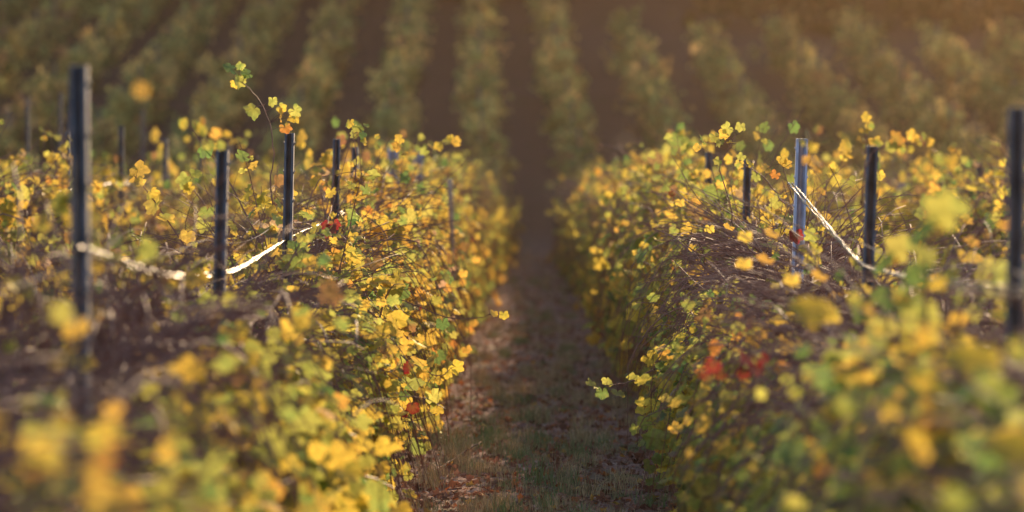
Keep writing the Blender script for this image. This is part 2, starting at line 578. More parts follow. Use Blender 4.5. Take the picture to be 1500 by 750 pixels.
VARS = {
    "leafy": [vine_meshes(101, .95, 1.1, 1.2), vine_meshes(102, 1.1, .9, 1.2, green=.05), vine_meshes(103, .9, 1.3, warm=.08), vine_meshes(104, 1.1, .8, 1.2), vine_meshes(109, .9, 1.2, tall=1)],
    "green": [vine_meshes(105, .9, 1.1, 1.25, green=.28), vine_meshes(106, .8, 1.4, 1.1, green=.2), vine_meshes(115, .5, 2.2, 1.2, green=.3)],
    "twiggy": [vine_meshes(107, .46, 2.2, 1.35, top=1.0), vine_meshes(108, .38, 2.5, 1.2, warm=.05, top=.92), vine_meshes(110, .5, 2.0, 1.4, green=.1, top=1.05)],
    "lowgreen": [vine_meshes(121, .48, 2.1, 1.5, green=.32, top=.9), vine_meshes(122, .42, 2.2, 1.45, green=.25, top=.85)],
    "deepgreen": [vine_meshes(123, .7, 1.5, 1.5, green=.6, top=1.2), vine_meshes(124, .65, 1.6, 1.5, green=.7, top=1.2)],
    "reddish": [vine_meshes(111, 1.0, 1.0, red=.035, warm=.1)],
    "warm": [vine_meshes(112, .9, 1.1, warm=.22, tall=.6), vine_meshes(113, .7, 1.6, warm=.3)],
}
LOOK = {"deepgreen": "mostly green grapevine", "lowgreen": "green grapevine with bare brown top", "leafy": "bushy yellow grapevine", "green": "greener bushy grapevine", "twiggy": "half-bare twiggy grapevine",
        "reddish": "yellow and red grapevine", "warm": "golden and orange grapevine"}
ORD = ["first", "second", "third", "fourth", "fifth", "sixth", "seventh", "eighth", "ninth", "tenth", "eleventh", "twelfth",
       "thirteenth", "fourteenth", "fifteenth", "sixteenth", "seventeenth", "eighteenth", "nineteenth", "twentieth"]

# ------------------------------------------------------------------ rows: posts first (their places divide the row)
ROWX = {"l1": -1.25, "r1": 1.25, "l2": -3.75, "r2": 3.75, "l3": -6.25, "r3": 6.25}
ROWNAME = {"l1": "row left of the aisle", "r1": "row right of the aisle", "l2": "second row left of the aisle", "r2": "second row right of the aisle",
           "l3": "third row left of the aisle", "r3": "third row right of the aisle"}
# (photo x, photo y of the top) -> distance from the row's x
KNOWN = {"l1": [(113, 95, 'm'), (305, 220, 'm'), (410, 195, 'm'), (483, 203, 'm'), (521, 215, 'd'), (576, 217, 'w'), (608, 222, 'w')],
         "r1": [(1490, 158, 'm'), (1262, 213, 'm'), (1161, 203, 'p'), (1088, 235, 'm'), (1036, 222, 'm'), (996, 226, 'm'), (958, 245, 'm')],
         "l2": [(90, 193, 'm'), (173, 184, 'm'), (244, 204, "m"), (287, 196, 'm'), (332, 208, 'm')],
         "r2": [(1442, 238, 't'), (1377, 253, 'b'), (1321, 268, 'g')],
         "l3": [(40, 145, 'm'), (78, 135, 'm'), (205, 160, 'm')],
         "r3": [(1395, 250, 'm')]}


def channel_mesh(name, w_, dpt, h, lip=.010, th=.004):
    """open steel channel with notched edges, open side towards -y"""
    o = [(-w_ / 2, 0), (-w_ / 2, dpt), (w_ / 2, dpt), (w_ / 2, 0), (w_ / 2 - lip, 0), (w_ / 2 - lip, th), (w_ / 2 - th, th),
         (w_ / 2 - th, dpt - th), (w_ * .16, dpt - th), (w_ * .10, dpt - th - .012), (-w_ * .10, dpt - th - .012), (-w_ * .16, dpt - th),
         (-w_ / 2 + th, dpt - th), (-w_ / 2 + th, th), (-w_ / 2 + lip, th), (-w_ / 2 + lip, 0)]
    o = np.array(o) - np.array([0, dpt / 2])
    n = len(o)
    zs = [-.15, h]
    V = np.array([(x, y, z) for z in zs for x, y in o])
    F = np.array([(i, (i + 1) % n, n + (i + 1) % n, n + i) for i in range(n)])[:, ::-1]
    # caps as quads around the profile
    m = n
    caps = []
    pairs = [(0, 1, 12, 13), (1, 2, 7, 12), (2, 3, 6, 7), (3, 4, 5, 6), (13, 14, 15, 0)]
    for a in pairs:
        caps.append([m + k for k in a][::-1])
    bumpq = [m + k for k in (8, 9, 10, 11)]
    faces = [F, np.array(caps), np.array([bumpq])]
    # wire hooks: small tabs bent out of both edges
    hv, hf = [], []
    k = len(V)
    z = h - .06
    while z > .35:
        for s in (-1, 1):
            x0, x1 = s * w_ / 2, s * (w_ / 2 + .007)
            y0, y1 = -.006, .006
            q = [(x0, y0, z), (x1, y0, z + .012), (x1, y1, z + .012), (x0, y1, z), (x0, y0, z + .008), (x1, y0, z + .020), (x1, y1, z + .020), (x0, y1, z + .008)]
            hv += q
            for f in ((0, 1, 2, 3), (7, 6, 5, 4), (0, 4, 5, 1), (1, 5, 6, 2), (2, 6, 7, 3)):
                hf.append([k + a for a in f])
            k += 8
        z -= .14
    faces.append(np.array(hf))
    return build_mesh(name, np.vstack([V, np.array(hv)]), faces)


def round_post_mesh(name, rad, h, seed):
    r = np.random.default_rng(seed)
    n = 9
    z = np.linspace(-.1, h, n)
    P = np.column_stack([r.normal(0, .004, n), r.normal(0, .004, n), z])
    rr = rad * r.uniform(.95, 1.05, n)
    V, F = tubes(P[None], rr[None], 12)
    return build_mesh(name, V, F, smooth=False)


POSTS = {k: [] for k in ROWX}


def add_post(row, x, y, h, typ, label, group):
    if typ in 'mdt':
        w_ = {'m': .044, 'd': .040, 't': .042}[typ]
        me = channel_mesh("post", w_, .030, h)
        o = link("metal_post", me, M_METAL)
    elif typ == 'p':
        me = channel_mesh("post", .055, .036, h)
        o = link("metal_post", me, M_PALEMETAL)
    elif typ == 'w':
        me = channel_mesh("post", .09, .05, h)
        o = link("metal_post", me, M_PALEMETAL)
    elif typ == 'b':
        o = link("wooden_post", round_post_mesh("post", .065, h, 3), M_WOODPOST)
    else:
        o = link("wooden_post", round_post_mesh("post", .065, h, 4), M_GREYPOST)
    o.location = (x, y, float(gz(y)))
    rr = random.Random(int(y * 100) + int(x * 10))
    o.rotation_euler = (R(rr.uniform(-1.5, 1.5)), R(rr.uniform(-1.8, 1.8)), R(rr.uniform(-14, 14)))
    tag(o, label, "post", group)
    return o


PDESC = {'m': "dark grey metal post", 'd': "slim dark metal post", 't': "slim dark metal post with sunlit top", 'p': "pale lavender-grey metal post",
         'w': "broad pale blue-grey post", 'b': "thick brown wooden post", 'g': "thick pale grey wooden post"}
for row, lst in KNOWN.items():
    X = ROWX[row]
    k = 0
    for px, py, typ in lst:
        d = abs(X) * FPX / abs(px - 785)
        p = at(px, py, d)
        h = p.z - float(gz(d))
        k += 1
        POSTS[row].append(d)
        add_post(row, X, d, h, typ, f"{PDESC[typ]}, {ORD[k-1]} in the {ROWNAME[row]}", "posts of the vine rows")
    d = POSTS[row][-1] + 4.3
    while d < 74:
        k += 1
        POSTS[row].append(d)
        hh = 1.72 + .08 * math.sin(d * 3.1)
        add_post(row, X, d, hh, 'm', f"dark grey metal post, {ORD[k-1]} in the {ROWNAME[row]}", "posts of the vine rows")
        d += 4.3

# the pale stake
p = at(667, 262, 30.0)
st = link("wooden_stake", round_post_mesh("stake", .02, p.z - float(gz(30)), 9), M_STAKE)
st.location = (p.x, 30.0, float(gz(30)))
st.rotation_euler = (0, R(-1.5), 0)
tag(st, "pale sunlit wooden stake rising from the leaves left of the aisle", "stake")

# ------------------------------------------------------------------ grapevines along the rows
def choose_kind(row, y, rr):
    if row == "l1":
        if y <= 8: return rr.choices(["deepgreen", "lowgreen"], [1, 3])[0]
        if 8 < y < 15.5: return "twiggy"
        if 15.5 <= y < 22: return rr.choices(["twiggy", "warm", "leafy"], [2, 3, 4])[0]
        if y <= 9: return rr.choices(["leafy", "twiggy", "warm"], [4, 3, 2])[0]
        if y > 40: return rr.choices(["green", "leafy"], [6, 2])[0]
        return rr.choices(["leafy", "warm", "green", "reddish", "twiggy"], [6, 3, 1.5, .6, 1.5])[0]
    if row == "r1":
        if y <= 11.5: return "deepgreen"
        if y < 15: return rr.choices(["lowgreen", "deepgreen"], [3, 2])[0]
        if y < 23: return rr.choices(["twiggy", "lowgreen"], [3, 5])[0]
        if y > 40: return rr.choices(["green", "leafy"], [6, 2])[0]
        return rr.choices(["leafy", "warm", "green", "twiggy"], [5, 3, 3, 1.5])[0]
    if row in ("l2", "r2"):
        return rr.choices(["twiggy", "leafy", "green", "warm"], [3, 3, 3, 3])[0]
    return rr.choices(["green", "leafy", "twiggy"], [5, 3, 2])[0]


def place_vine(row, x, y, kind, rr, label, zs):
    mt, mc, ml = VARS[kind][rr.randrange(len(VARS[kind]))]
    root = bpy.data.objects.new("grapevine", None)
    COL.objects.link(root)
    root.location = (x, y, float(gz(y)))
    flip = math.pi if x > 0 else 0.0
    root.rotation_euler = (0, 0, flip + R(rr.uniform(-5, 5)))
    s = rr.uniform(.94, 1.08)
    root.scale = (s * rr.uniform(.95, 1.1) * (1 + .22 * min(max((y - 42) / 25, 0), 1)), s, s * zs)
    link("trunk", mt, None, root)
    link("canes", mc, None, root)
    link("foliage", ml, None, root)
    tag(root, label, "grapevine", "grapevines of the rows")
    return root


VINES = {k: [] for k in ROWX}
rr = random.Random(77)
START = {"l1": 4.6, "r1": 4.6, "l2": 24.5, "r2": 24.5, "l3": 42, "r3": 42}
for row, X in ROWX.items():
    y = START[row]
    count = {}
    while y < 77.5:
        bay = sum(1 for q in POSTS[row] if q < y)
        count[bay] = count.get(bay, 0) + 1
        kind = choose_kind(row, y, rr)
        if bay == 0:
            place = f"{ORD[count[bay]-1]} before the posts, {ROWNAME[row]}"
        else:
            place = f"{ORD[count[bay]-1]} past {ORD[bay-1]} post, {ROWNAME[row]}"
        zs = 0.88 + .20 * min(max((y - 18) / 12, 0), 1)
        if y < 9: zs = .82
        if row == 'r1' and y < 14.5: zs = .80
        if row in ("l2", "r2"): zs = 1.04
        if row in ("l3", "r3"): zs = 1.08
        zs *= rr.uniform(.93, 1.12)
        v = place_vine(row, X + rr.gauss(0, .03), y, kind, rr, f"{LOOK[kind]}, {place}", zs)
        VINES[row].append((y, v))
        y += 1.09 * rr.uniform(.95, 1.05)


def nearest_vine(row, y):
    return min(VINES[row], key=lambda q: abs(q[0] - y))[1]


# ------------------------------------------------------------------ trellis wires and hanging drip hoses
for row in ("l1", "r1", "l2", "r2"):
    X = ROWX[row]
    y0 = 3.0 if row in ("l1", "r1") else 24.0
    for nm, hh, dx in (("lower", .78, .03), ("upper", 1.38, -.03)):
        pts = []
        ys = np.arange(y0, 76, .7)
        for yy in ys:
            ps = POSTS[row]
            a = max([q for q in ps if q <= yy], default=yy - 2)
            b = min([q for q in ps if q > yy], default=yy + 2)
            t = (yy - a) / max(b - a, .1)
            pts.append((X + dx, yy, float(gz(yy)) + hh - .05 * 4 * t * (1 - t)))
        o = link("trellis_wire", tube_mesh("wire", pts, [.0016] * len(pts), 4), M_WIRE)
        tag(o, f"{nm} thin steel wire strung along the {ROWNAME[row]}", "wire", "wires of the trellis")


def hose(px_pts, X, strands, rad, label, seed):
    r = np.random.default_rng(seed)
    base = []
    for px, py in px_pts:
        d = abs(X) * FPX / abs(px - 785)
        base.append(at(px, py, d))
    n = 90
    path = smooth_path(base, n)
    Ps, Rs = [], []
    for s in range(strands):
        ph = s * 2 * math.pi / strands
        wob = r.normal(0, .0016, (n, 3))
        q = []
        for i, p_ in enumerate(path):
            a = ph + i * .06
            q.append((p_.x + math.cos(a) * rad * 1.5 + wob[i, 0], p_.y, p_.z + math.sin(a) * rad * 1.5 + wob[i, 2] * .7))
        Ps.append(q)
        Rs.append(rad * r.uniform(.7, 1.15, n))
    V, F = tubes(np.array(Ps), np.array(Rs), 6)
    o = link("drip_hose", build_mesh("hose", V, F, smooth=True), M_HOSE)
    tag(o, label, "hose", "glinting drip hoses")
    return o


hose([(112, 364), (120, 366), (165, 380), (240, 402), (295, 404), (345, 395), (385, 372), (430, 345), (480, 325), (512, 303), (525, 290)], -1.25 + .02, 2, .0050,
     "glinting pale hose sagging between the posts left of the aisle", 1)
hose([(1158, 268), (1172, 285), (1185, 300), (1215, 335), (1247, 372), (1275, 393), (1345, 408), (1400, 416), (1490, 427), (1560, 430)], 1.25 - .02, 2, .0056,
     "bright glinting hose slanting down the row right of the aisle", 2)
hose([(-30, 301), (0, 297), (40, 291), (70, 286), (100, 280), (160, 270), (185, 268), (205, 285)], -3.75, 2, .007,
     "pale glinting hose on the second row at far left", 3)
hose([(1380, 298), (1410, 302), (1440, 306), (1490, 312), (1530, 314)], 3.75, 2, .007,
     "short glinting hose on the second row at far right", 4)

# ------------------------------------------------------------------ single shoots that stand out of the rows
CN = {'y': YEL, 'g': GRN, 'k': YGR, 'o': ORG, 'r': RED, 'd': GLD, 'p': PNK, 'b': BRN}


def shoot(row, d, stem, lvs, seed, rad=.0038, name="long_shoot"):
    """stem: photo pixels, lvs: (px, py, radius px, colour letter)"""
    r = np.random.default_rng(seed)
    v = nearest_vine(row, d)
    bpy.context.view_layer.update()
    root_inv = v.matrix_world.inverted()
    pts = smooth_path([at(a, b, d + c) for a, b, c in [(s + (0,))[:3] if len(s) == 2 else s for s in stem]], 22)
    pts = [q + Vector(r.normal(0, .0022, 3)) for q in pts]
    cane = link(name, tube_mesh("shoot", pts, list(np.linspace(rad, rad * .45, 22)), 5), M_CANE, v)
    cane.matrix_parent_inverse = root_inv
    if not lvs:
        return
    P, S, C, T = [], [], [], []
    stems = []
    for px, py, rad_px, c in lvs:
        q = at(px, py, d + r.uniform(-.05, .05))
        j = min(pts, key=lambda a: (a - q).length)
        P.append(q); S.append(rad_px * d / FPX * 1.05); C.append(CN[c] * r.uniform(.85, 1.1))
        T.append((q - j).normalized() * .6 + Vector((r.normal(0, .3), 0, -.7)))
        stems.append([j, j * .5 + q * .5 + Vector((0, 0, .008)), q])
    P = np.array([tuple(q) for q in P]); T = np.array([tuple(q) for q in T])
    Nn = np.tile(np.array([.25, -.8, .35]), (len(P), 1)) + r.normal(0, .35, (len(P), 3))
    for i in range(len(P)):
        Vl, Fl, Cl = leaves(P[i:i+1] - norm(T[i:i+1]) * 0.0, Nn[i:i+1], T[i:i+1], np.array(S)[i:i+1], np.array(C)[i:i+1], r, centre_green=.5)
        lf = link("leaf", build_mesh("leaf", Vl, [Fl], Cl), M_LEAF, cane)
    for s in stems:
        link("leaf_stalk", tube_mesh("stalk", s, [.0016, .0013, .001], 4), M_CANE, cane)


shoot("l1", 18.5, [(400, 300), (396, 262), (402, 225), (395, 185), (385, 155), (368, 133), (350, 116)],
      [(338, 100, 13, 'g'), (352, 96, 8, 'k'), (350, 118, 13, 'k'), (362, 108, 11, 'g'), (344, 122, 8, 'y'), (371, 160, 15, 'k'), (399, 148, 9, 'k'), (410, 168, 13, 'd'), (432, 162, 12, 'k'), (430, 172, 10, 'y'), (418, 187, 11, 'o'), (412, 158, 9, 'y')], 1)
shoot("r1", 19.5, [(1075, 335), (1070, 300), (1058, 262), (1055, 240), (1070, 215), (1078, 200), (1090, 190)],
      [(1085, 185, 9, 'k'), (1066, 188, 11, 'k'), (1062, 196, 10, 'y'), (1048, 200, 11, 'k'), (1030, 207, 10, 'k'), (1022, 216, 8, 'y'), (1052, 236, 8, 'k'), (1055, 208, 9, 'k'), (1072, 208, 9, 'y')], 2)
shoot("r1", 20.5, [(1150, 300), (1120, 262), (1090, 240), (1085, 230)], [(1086, 229, 8, 'k'), (1098, 240, 8, 'y'), (1108, 258, 9, 'k'), (1083, 240, 8, 'y')], 3)
shoot("r1", 15.5, [(1262, 300), (1266, 250), (1268, 215), (1270, 190), (1271, 172)],
      [(1269, 171, 9, 'y'), (1274, 184, 8, 'y'), (1266, 191, 9, 'y'), (1262, 204, 9, 'd'), (1282, 208, 12, 'd'), (1275, 221, 7, 'y'), (1272, 231, 8, 'd')], 4)
shoot("r1", 14.6, [(1262, 260), (1280, 222), (1300, 214), (1330, 212), (1362, 205)],
      [(1312, 203, 15, 'o'), (1306, 214, 11, 'k'), (1320, 218, 8, 'y'), (1337, 198, 11, 'd'), (1346, 206, 8, 'y'), (1334, 217, 8, 'y'), (1361, 207, 9, 'y'), (1355, 199, 7, 'k')], 5)
shoot("r1", 17.6, [(1272, 330), (1285, 290), (1288, 262)], [(1288, 256, 10, 'y')], 6, .002)
shoot("l1", 19.2, [(520, 405), (560, 428), (610, 447), (660, 466), (700, 466), (716, 461)], [(723, 459, 8, 'y'), (738, 461, 9, 'y'), (648, 473, 12, 'g'), (562, 430, 12, 'y')], 7)
shoot("l1", 18.3, [(560, 500), (600, 530), (640, 550), (655, 545)], [(668, 537, 13, 'y'), (655, 546, 10, 'y'), (640, 552, 13, 'y'), (620, 545, 13, 'd'), (634, 580, 15, 'k'), (640, 598, 12, 'y'), (622, 570, 13, 'y')], 8)
shoot("l1", 20.5, [(520, 262), (522, 235), (520, 212), (516, 185)], [(512, 180, 9, 'y'), (524, 186, 10, 'k'), (535, 184, 7, 'k'), (531, 196, 9, 'g'), (518, 195, 9, 'k'), (533, 207, 7, 'y')], 9)
shoot("l1", 21.5, [(560, 260), (578, 235), (585, 215)], [(586, 203, 9, 'y'), (582, 214, 9, 'd'), (592, 226, 7, 'y'), (553, 200, 5, 'y')], 10, .002)
shoot("l1", 26.0, [(590, 290), (610, 245), (640, 215), (668, 207)], [(668, 207, 9, 'y'), (655, 208, 9, 'k'), (644, 213, 9, 'y'), (632, 216, 8, 'd'), (622, 222, 8, 'k'), (660, 201, 6, 'y')], 11)
shoot("l1", 13.4, [(318, 300), (300, 240), (296, 205)], [(270, 181, 9, 'y'), (298, 189, 12, 'y'), (315, 195, 10, 'd'), (305, 210, 11, 'k'), (331, 198, 9, 'y'), (322, 214, 9, 'k'), (286, 183, 8, 'd'), (341, 207, 8, 'y'), (297, 176, 6, 'o')], 12)
shoot("l1", 7.6, [(190, 330), (196, 260), (203, 190), (207, 140)], [(207, 131, 11, 'd')], 13, .0018)
shoot("l1", 17.8, [(300, 300), (285, 280), (270, 265)], [(271, 264, 15, 'k'), (287, 253, 11, 'k'), (278, 275, 11, 'y')], 14)
shoot("r1", 13.0, [(1200, 300), (1195, 250), (1188, 210)], [(1182, 199, 12, 'p'), (1190, 215, 10, 'y'), (1198, 190, 8, 'b'), (1176, 206, 8, 'y'), (1236, 200, 11, 'y'), (1240, 212, 10, 'y'), (1183, 235, 10, 'd'), (1198, 240, 9, 'p')], 15)
shoot("r1", 11.5, [(1400, 330), (1390, 270), (1385, 240)], [(1378, 233, 12, 'k'), (1392, 236, 13, 'y'), (1358, 242, 11, 'd'), (1400, 232, 9, 'k')], 16)
shoot("r1", 19.5, [(1180, 350), (1160, 290), (1150, 255), (1142, 235)], [(1146, 232, 10, 'd'), (1152, 240, 9, 'y'), (1123, 247, 12, 'd'), (1136, 255, 9, 'o'), (1172, 238, 9, 'k')], 17)
shoot("r1", 17.5, [(1010, 640), (985, 625), (960, 622)], [(945, 617, 13, 'k'), (960, 632, 14, 'k'), (968, 612, 12, 'g'), (930, 628, 10, 'k'), (980, 640, 13, 'k')], 18)
shoot("r1", 18.2, [(960, 540), (920, 560), (885, 565)], [(868, 566, 13, 'k'), (882, 575, 12, 'g'), (890, 558, 11, 'k'), (905, 575, 13, 'k')], 19)
shoot("l1", 18.0, [(500, 600), (560, 612), (600, 618), (640, 606)], [], 20)
shoot("l1", 19.0, [(360, 300), (335, 282), (318, 268), (305, 250)], [], 21, .0026)
shoot("l1", 19.5, [(450, 300), (470, 262), (500, 255), (555, 247)], [(545, 245, 8, 'y')], 22, .0026)
shoot("r1", 12.3, [(1110, 600), (1108, 560), (1100, 530)], [(1098, 522, 17, 'r'), (1110, 540, 15, 'r'), (1090, 545, 13, 'r'), (1044, 535, 14, 'r'), (1036, 552, 11, 'r'), (1056, 548, 11, 'r'), (1118, 525, 10, 'r')], 23)
shoot("l1", 19.4, [(470, 380), (480, 350), (487, 332)], [(484, 338, 14, 'r'), (490, 328, 10, 'r'), (478, 330, 9, 'r')], 24, .002)
shoot("r1", 18.5, [(1170, 400), (1168, 370), (1165, 345)], [(1166, 345, 13, 'r')], 25, .002)
shoot("r1", 23.5, [(985, 340), (988, 310), (990, 292)], [(990, 292, 10, 'r'), (984, 284, 6, 'r')], 26, .002)
shoot("l1", 17.0, [(600, 640), (592, 600), (600, 590)], [(604, 596, 12, 'r'), (590, 604, 10, 'r')], 27, .002)
shoot("l2", 29.0, [(70, 250), (66, 215), (64, 190)], [(62, 190, 7, 'y'), (72, 198, 7, 'k'), (84, 200, 7, 'k'), (64, 202, 6, 'y')], 28, .002)
shoot("l1", 6.2, [(120, 760), (110, 700), (100, 640)], [(90, 615, 22, 'd'), (140, 640, 26, 'y'), (150, 670, 20, 'o'), (160, 625, 16, 'd'), (75, 690, 16, 'y')], 29)
shoot("r1", 10.0, [(1330, 600), (1300, 540), (1280, 500)], [(1278, 508, 17, 'y'), (1290, 525, 10, 'y')], 30, .002)
shoot("r1", 7.5, [(1420, 760), (1360, 690), (1345, 640)], [(1342, 640, 19, 'y'), (1350, 665, 17, 'd'), (1325, 700, 14, 'y'), (1455, 560, 17, 'k'), (1440, 545, 13, 'g')], 31)

# ------------------------------------------------------------------ ground cover
def ground_z(x, y):
    z = float(gz(y))
    if 14 < y < 60 and abs(x) < 1.85:
        v = Vector((x, y, 0))
        z += 0.022 * noise.noise(v * 2.3) + 0.020 * noise.noise(v * 7) + 0.012 * noise.noise(v * 17)
    return z


def scatter_y(r, n, y0, y1, p=1.6):
    """denser near the camera"""
    u = r.uniform(0, 1, n)
    a, b = y0 ** (1 - p), y1 ** (1 - p)
    return (a + u * (b - a)) ** (1 / (1 - p))


def grass_mesh():
    r = np.random.default_rng(3)
    pts, hts, cols, lean = [], [], [], []
    G1, G2, DRY, OLV = np.array((.15, .24, .09)), np.array((.22, .30, .13)), np.array((.52, .40, .23)), np.array((.28, .25, .13))
    # short turf, patchy
    n = 30000
    ys = scatter_y(r, n, 15, 80)
    xs = r.uniform(-1.5, 1.5, n)
    for x, y in zip(xs, ys):
        q = noise.noise(Vector((x * 1.5, y * .9, 4.2))) + .5 * noise.noise(Vector((x * 5, y * 3.5, 1.2)))
        q += .10 * (1 - abs(x)) - .08
        if q < r.uniform(-.25, .25): continue
        pts.append((x, y, ground_z(x, y)))
        hts.append(r.uniform(.010, .032))
        c = [G1, G2, DRY, OLV][r.choice(4, p=[.09, .10, .50, .31])]
        cols.append(c * r.uniform(.7, 1.2))
        lean.append(r.uniform(.2, 1.3))
    # tufts
    nt2 = 380
    ty = scatter_y(r, nt2, 16, 62, 1.5)
    tx = r.normal(0, .5, nt2)
    special = [(785, 715, .13, 'g'), (745, 575, .05, 'g'), (710, 660, .06, 'g'), (762, 665, .07, 'g'), (640, 640, .13, 'm'), (655, 665, .12, 'm'), (620, 655, .12, 'm'),
               (850, 600, .09, 'd'), (700, 700, .09, 'd'), (730, 700, .08, 'd'), (630, 720, .09, 'd'), (858, 590, .10, 'd'), (790, 590, .06, 'g'), (915, 735, .05, 'g')]
    tl = []
    for x, y in zip(tx, ty):
        tl.append((x, y, r.uniform(.04, .10), 'gmddd'[r.integers(0, 5)]))
    for px, py, h, c in special:
        d = 17.0
        for _ in range(30):
            q = at(px, py, d)
            if q.z <= float(gz(d)): break
            d += .2
        tl.append((q.x, d, h, c))
    for x, y, h, c in tl:
        nb = int(r.uniform(25, 60) if h < .08 else 80)
        for _ in range(nb):
            px, py = x + r.normal(0, .025 + h * .18), y + r.normal(0, .04 + h * .3)
            pts.append((px, py, ground_z(px, py) - .002))
            hts.append(h * r.uniform(.7, 1.6))
            b = {'g': [G1, G2], 'm': [G2, DRY, OLV], 'd': [DRY, DRY * 1.2, OLV]}[c]
            cols.append(b[r.integers(0, len(b))] * r.uniform(.8, 1.3))
            lean.append(r.uniform(.05, .8))
    P = np.array(pts); H = np.array(hts)[:, None]; C = np.array(cols); Ln = np.array(lean)[:, None]
    n = len(P)
    az = r.uniform(0, 2 * np.pi, n)
    D = np.column_stack([np.cos(az), np.sin(az), np.zeros(n)])
    fz = r.uniform(-.8, .8, n)
    Wd = np.column_stack([np.cos(fz), np.sin(fz), np.zeros(n)]) * (.0016 + .012 * H)
    Up = np.array([0, 0, 1.0])
    v0 = P - Wd * .5
    v1 = P + Wd * .5
    m = P + D * H * Ln * .35 + Up * H * .6
    v2 = m + Wd * .4
    v3 = m - Wd * .4
    v4 = P + D * H * Ln + Up * H * np.clip(1.05 - .45 * Ln, .3, 1)
    V = np.stack([v0, v1, v2, v3, v4], 1).reshape(-1, 3)
    b = np.arange(n)[:, None] * 5
    return build_mesh("grass", V, [b + np.array([[0, 1, 2, 3]]), b + np.array([[3, 2, 4]])], np.repeat(C, 5, 0))


tag(link("grass", grass_mesh(), M_GRASS), kind="stuff", label="short patchy green and dry grass in the aisle", cat="grass")


def litter_mesh():
    r = np.random.default_rng(8)
    n = 13000
    ys = scatter_y(r, n, 15, 80, 1.7)
    xs = np.clip(r.normal(0, .85, n), -2, 2)
    P = np.array([(x, y, ground_z(x, y) + r.uniform(.004, .02)) for x, y in zip(xs, ys)])
    Nn = np.array([0, 0, 1.0]) + r.normal(0, .45, (n, 3))
    Tip = r.normal(0, 1, (n, 3))
    pal = np.array([(.38, .19, .13), (.28, .13, .09), (.48, .28, .20), (.56, .40, .33), (.52, .19, .07), (.66, .40, .10), (.18, .09, .065)])
    k = r.choice(7, n, p=[.26, .24, .16, .08, .09, .04, .13])
    V, F, C = leaves(P, Nn, Tip, r.uniform(.014, .040, n), pal[k] * r.uniform(.7, 1.2, (n, 1)), r, TPL_LO, 0.0, .2)
    return build_mesh("fallen_leaves", V, [F], C)


tag(link("fallen_leaves", litter_mesh(), M_LITTER), kind="stuff", label="brown and rusty fallen leaves littering the aisle", cat="leaf litter")


def fallen_twig(px, rad, label, seed):
    r = np.random.default_rng(seed)
    pts = []
    for a, b, up in px:
        d = 16.0
        while True:
            q = at(a, b, d)
            if q.z - up <= float(gz(d)) or d > 60: break
            d += .05
        pts.append(q)
    pts = [q + Vector(r.normal(0, .004, 3)) for q in smooth_path(pts, 24)]
    o = link("fallen_cane", tube_mesh("cane", pts, list(np.linspace(rad, rad * .5, 24)), 6), M_FALLEN)
    tag(o, label, "twig")


fallen_twig([(600, 700, .02), (630, 693, .02), (655, 678, .03), (680, 662, .06), (704, 647, .09)], .007, "bent brown cane lying on the ground left side of the aisle", 1)
fallen_twig([(585, 742, .02), (620, 735, .02), (650, 738, .02)], .004, "thin brown twig lying at the bottom left of the aisle", 2)
fallen_twig([(830, 742, .02), (870, 728, .02), (905, 722, .02)], .004, "thin dark twig lying at the bottom right of the aisle", 3)

# ------------------------------------------------------------------ far hillside vineyard (past the 300 single vines: one mass)
def far_vineyard():
    r = np.random.default_rng(21)
    P, C, H = [], [], []
    for k in range(-25, 27):
        x0 = 1.125 + 2.25 * k
        y0 = 78.5 if abs(x0) < 7 else 50
        if abs(x0) > 7: y0 = max(50, abs(x0) / .145 * .93)
        y1 = 150.0 if x0 < 1.5 else 117 + 1.5 * math.sin(k * 2.1)
        y = y0
        while y < y1:
            vig = r.uniform(.28, 1.05)
            tint = r.normal(0, .12)
            if r.uniform() < .10:
                y += 1.15
                continue
            n = int(230 * vig)
            ncl = 9
            cz = r.beta(1.8, 1.4, ncl) * 1.45 * (.8 + .3 * vig) + .1
            cp = np.column_stack([x0 - .016 * (y - 80) + r.normal(0, .25, ncl) * (1 - .3 * cz / 1.6), y + r.uniform(-.6, .6, ncl), cz])
            kk = r.integers(0, ncl, n)
            q = cp[kk] + r.normal(0, .14, (n, 3))
            q[:, 2] = np.maximum(q[:, 2], .05) + gz(q[:, 1])
            P.append(q)
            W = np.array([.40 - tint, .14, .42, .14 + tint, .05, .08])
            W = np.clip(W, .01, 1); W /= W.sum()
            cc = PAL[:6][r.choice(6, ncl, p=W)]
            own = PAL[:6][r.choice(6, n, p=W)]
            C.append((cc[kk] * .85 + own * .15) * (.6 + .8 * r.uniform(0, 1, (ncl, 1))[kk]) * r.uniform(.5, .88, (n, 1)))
            y += 1.15
    P = np.concatenate(P); C = np.concatenate(C)
    n = len(P)
    Nn = np.array([0, -.35, .35]) + r.normal(0, .6, (n, 3))
    Tip = np.array([0, 0, -1.0]) + r.normal(0, .6, (n, 3))
    Nn = norm(Nn)
    Tip = norm(Tip - (Tip * Nn).sum(-1, keepdims=True) * Nn)
    S = np.cross(Tip, Nn)
    s = r.uniform(.05, .12, n)[:, None]
    V = np.stack([P - Tip * s, P + S * s * .85, P + Tip * s, P - S * s * .85], 1).reshape(-1, 3)
    F = np.arange(n * 4).reshape(n, 4)
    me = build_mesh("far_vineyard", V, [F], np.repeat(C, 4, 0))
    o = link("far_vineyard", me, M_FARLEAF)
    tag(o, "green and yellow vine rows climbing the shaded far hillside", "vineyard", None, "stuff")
    return n


far_vineyard()

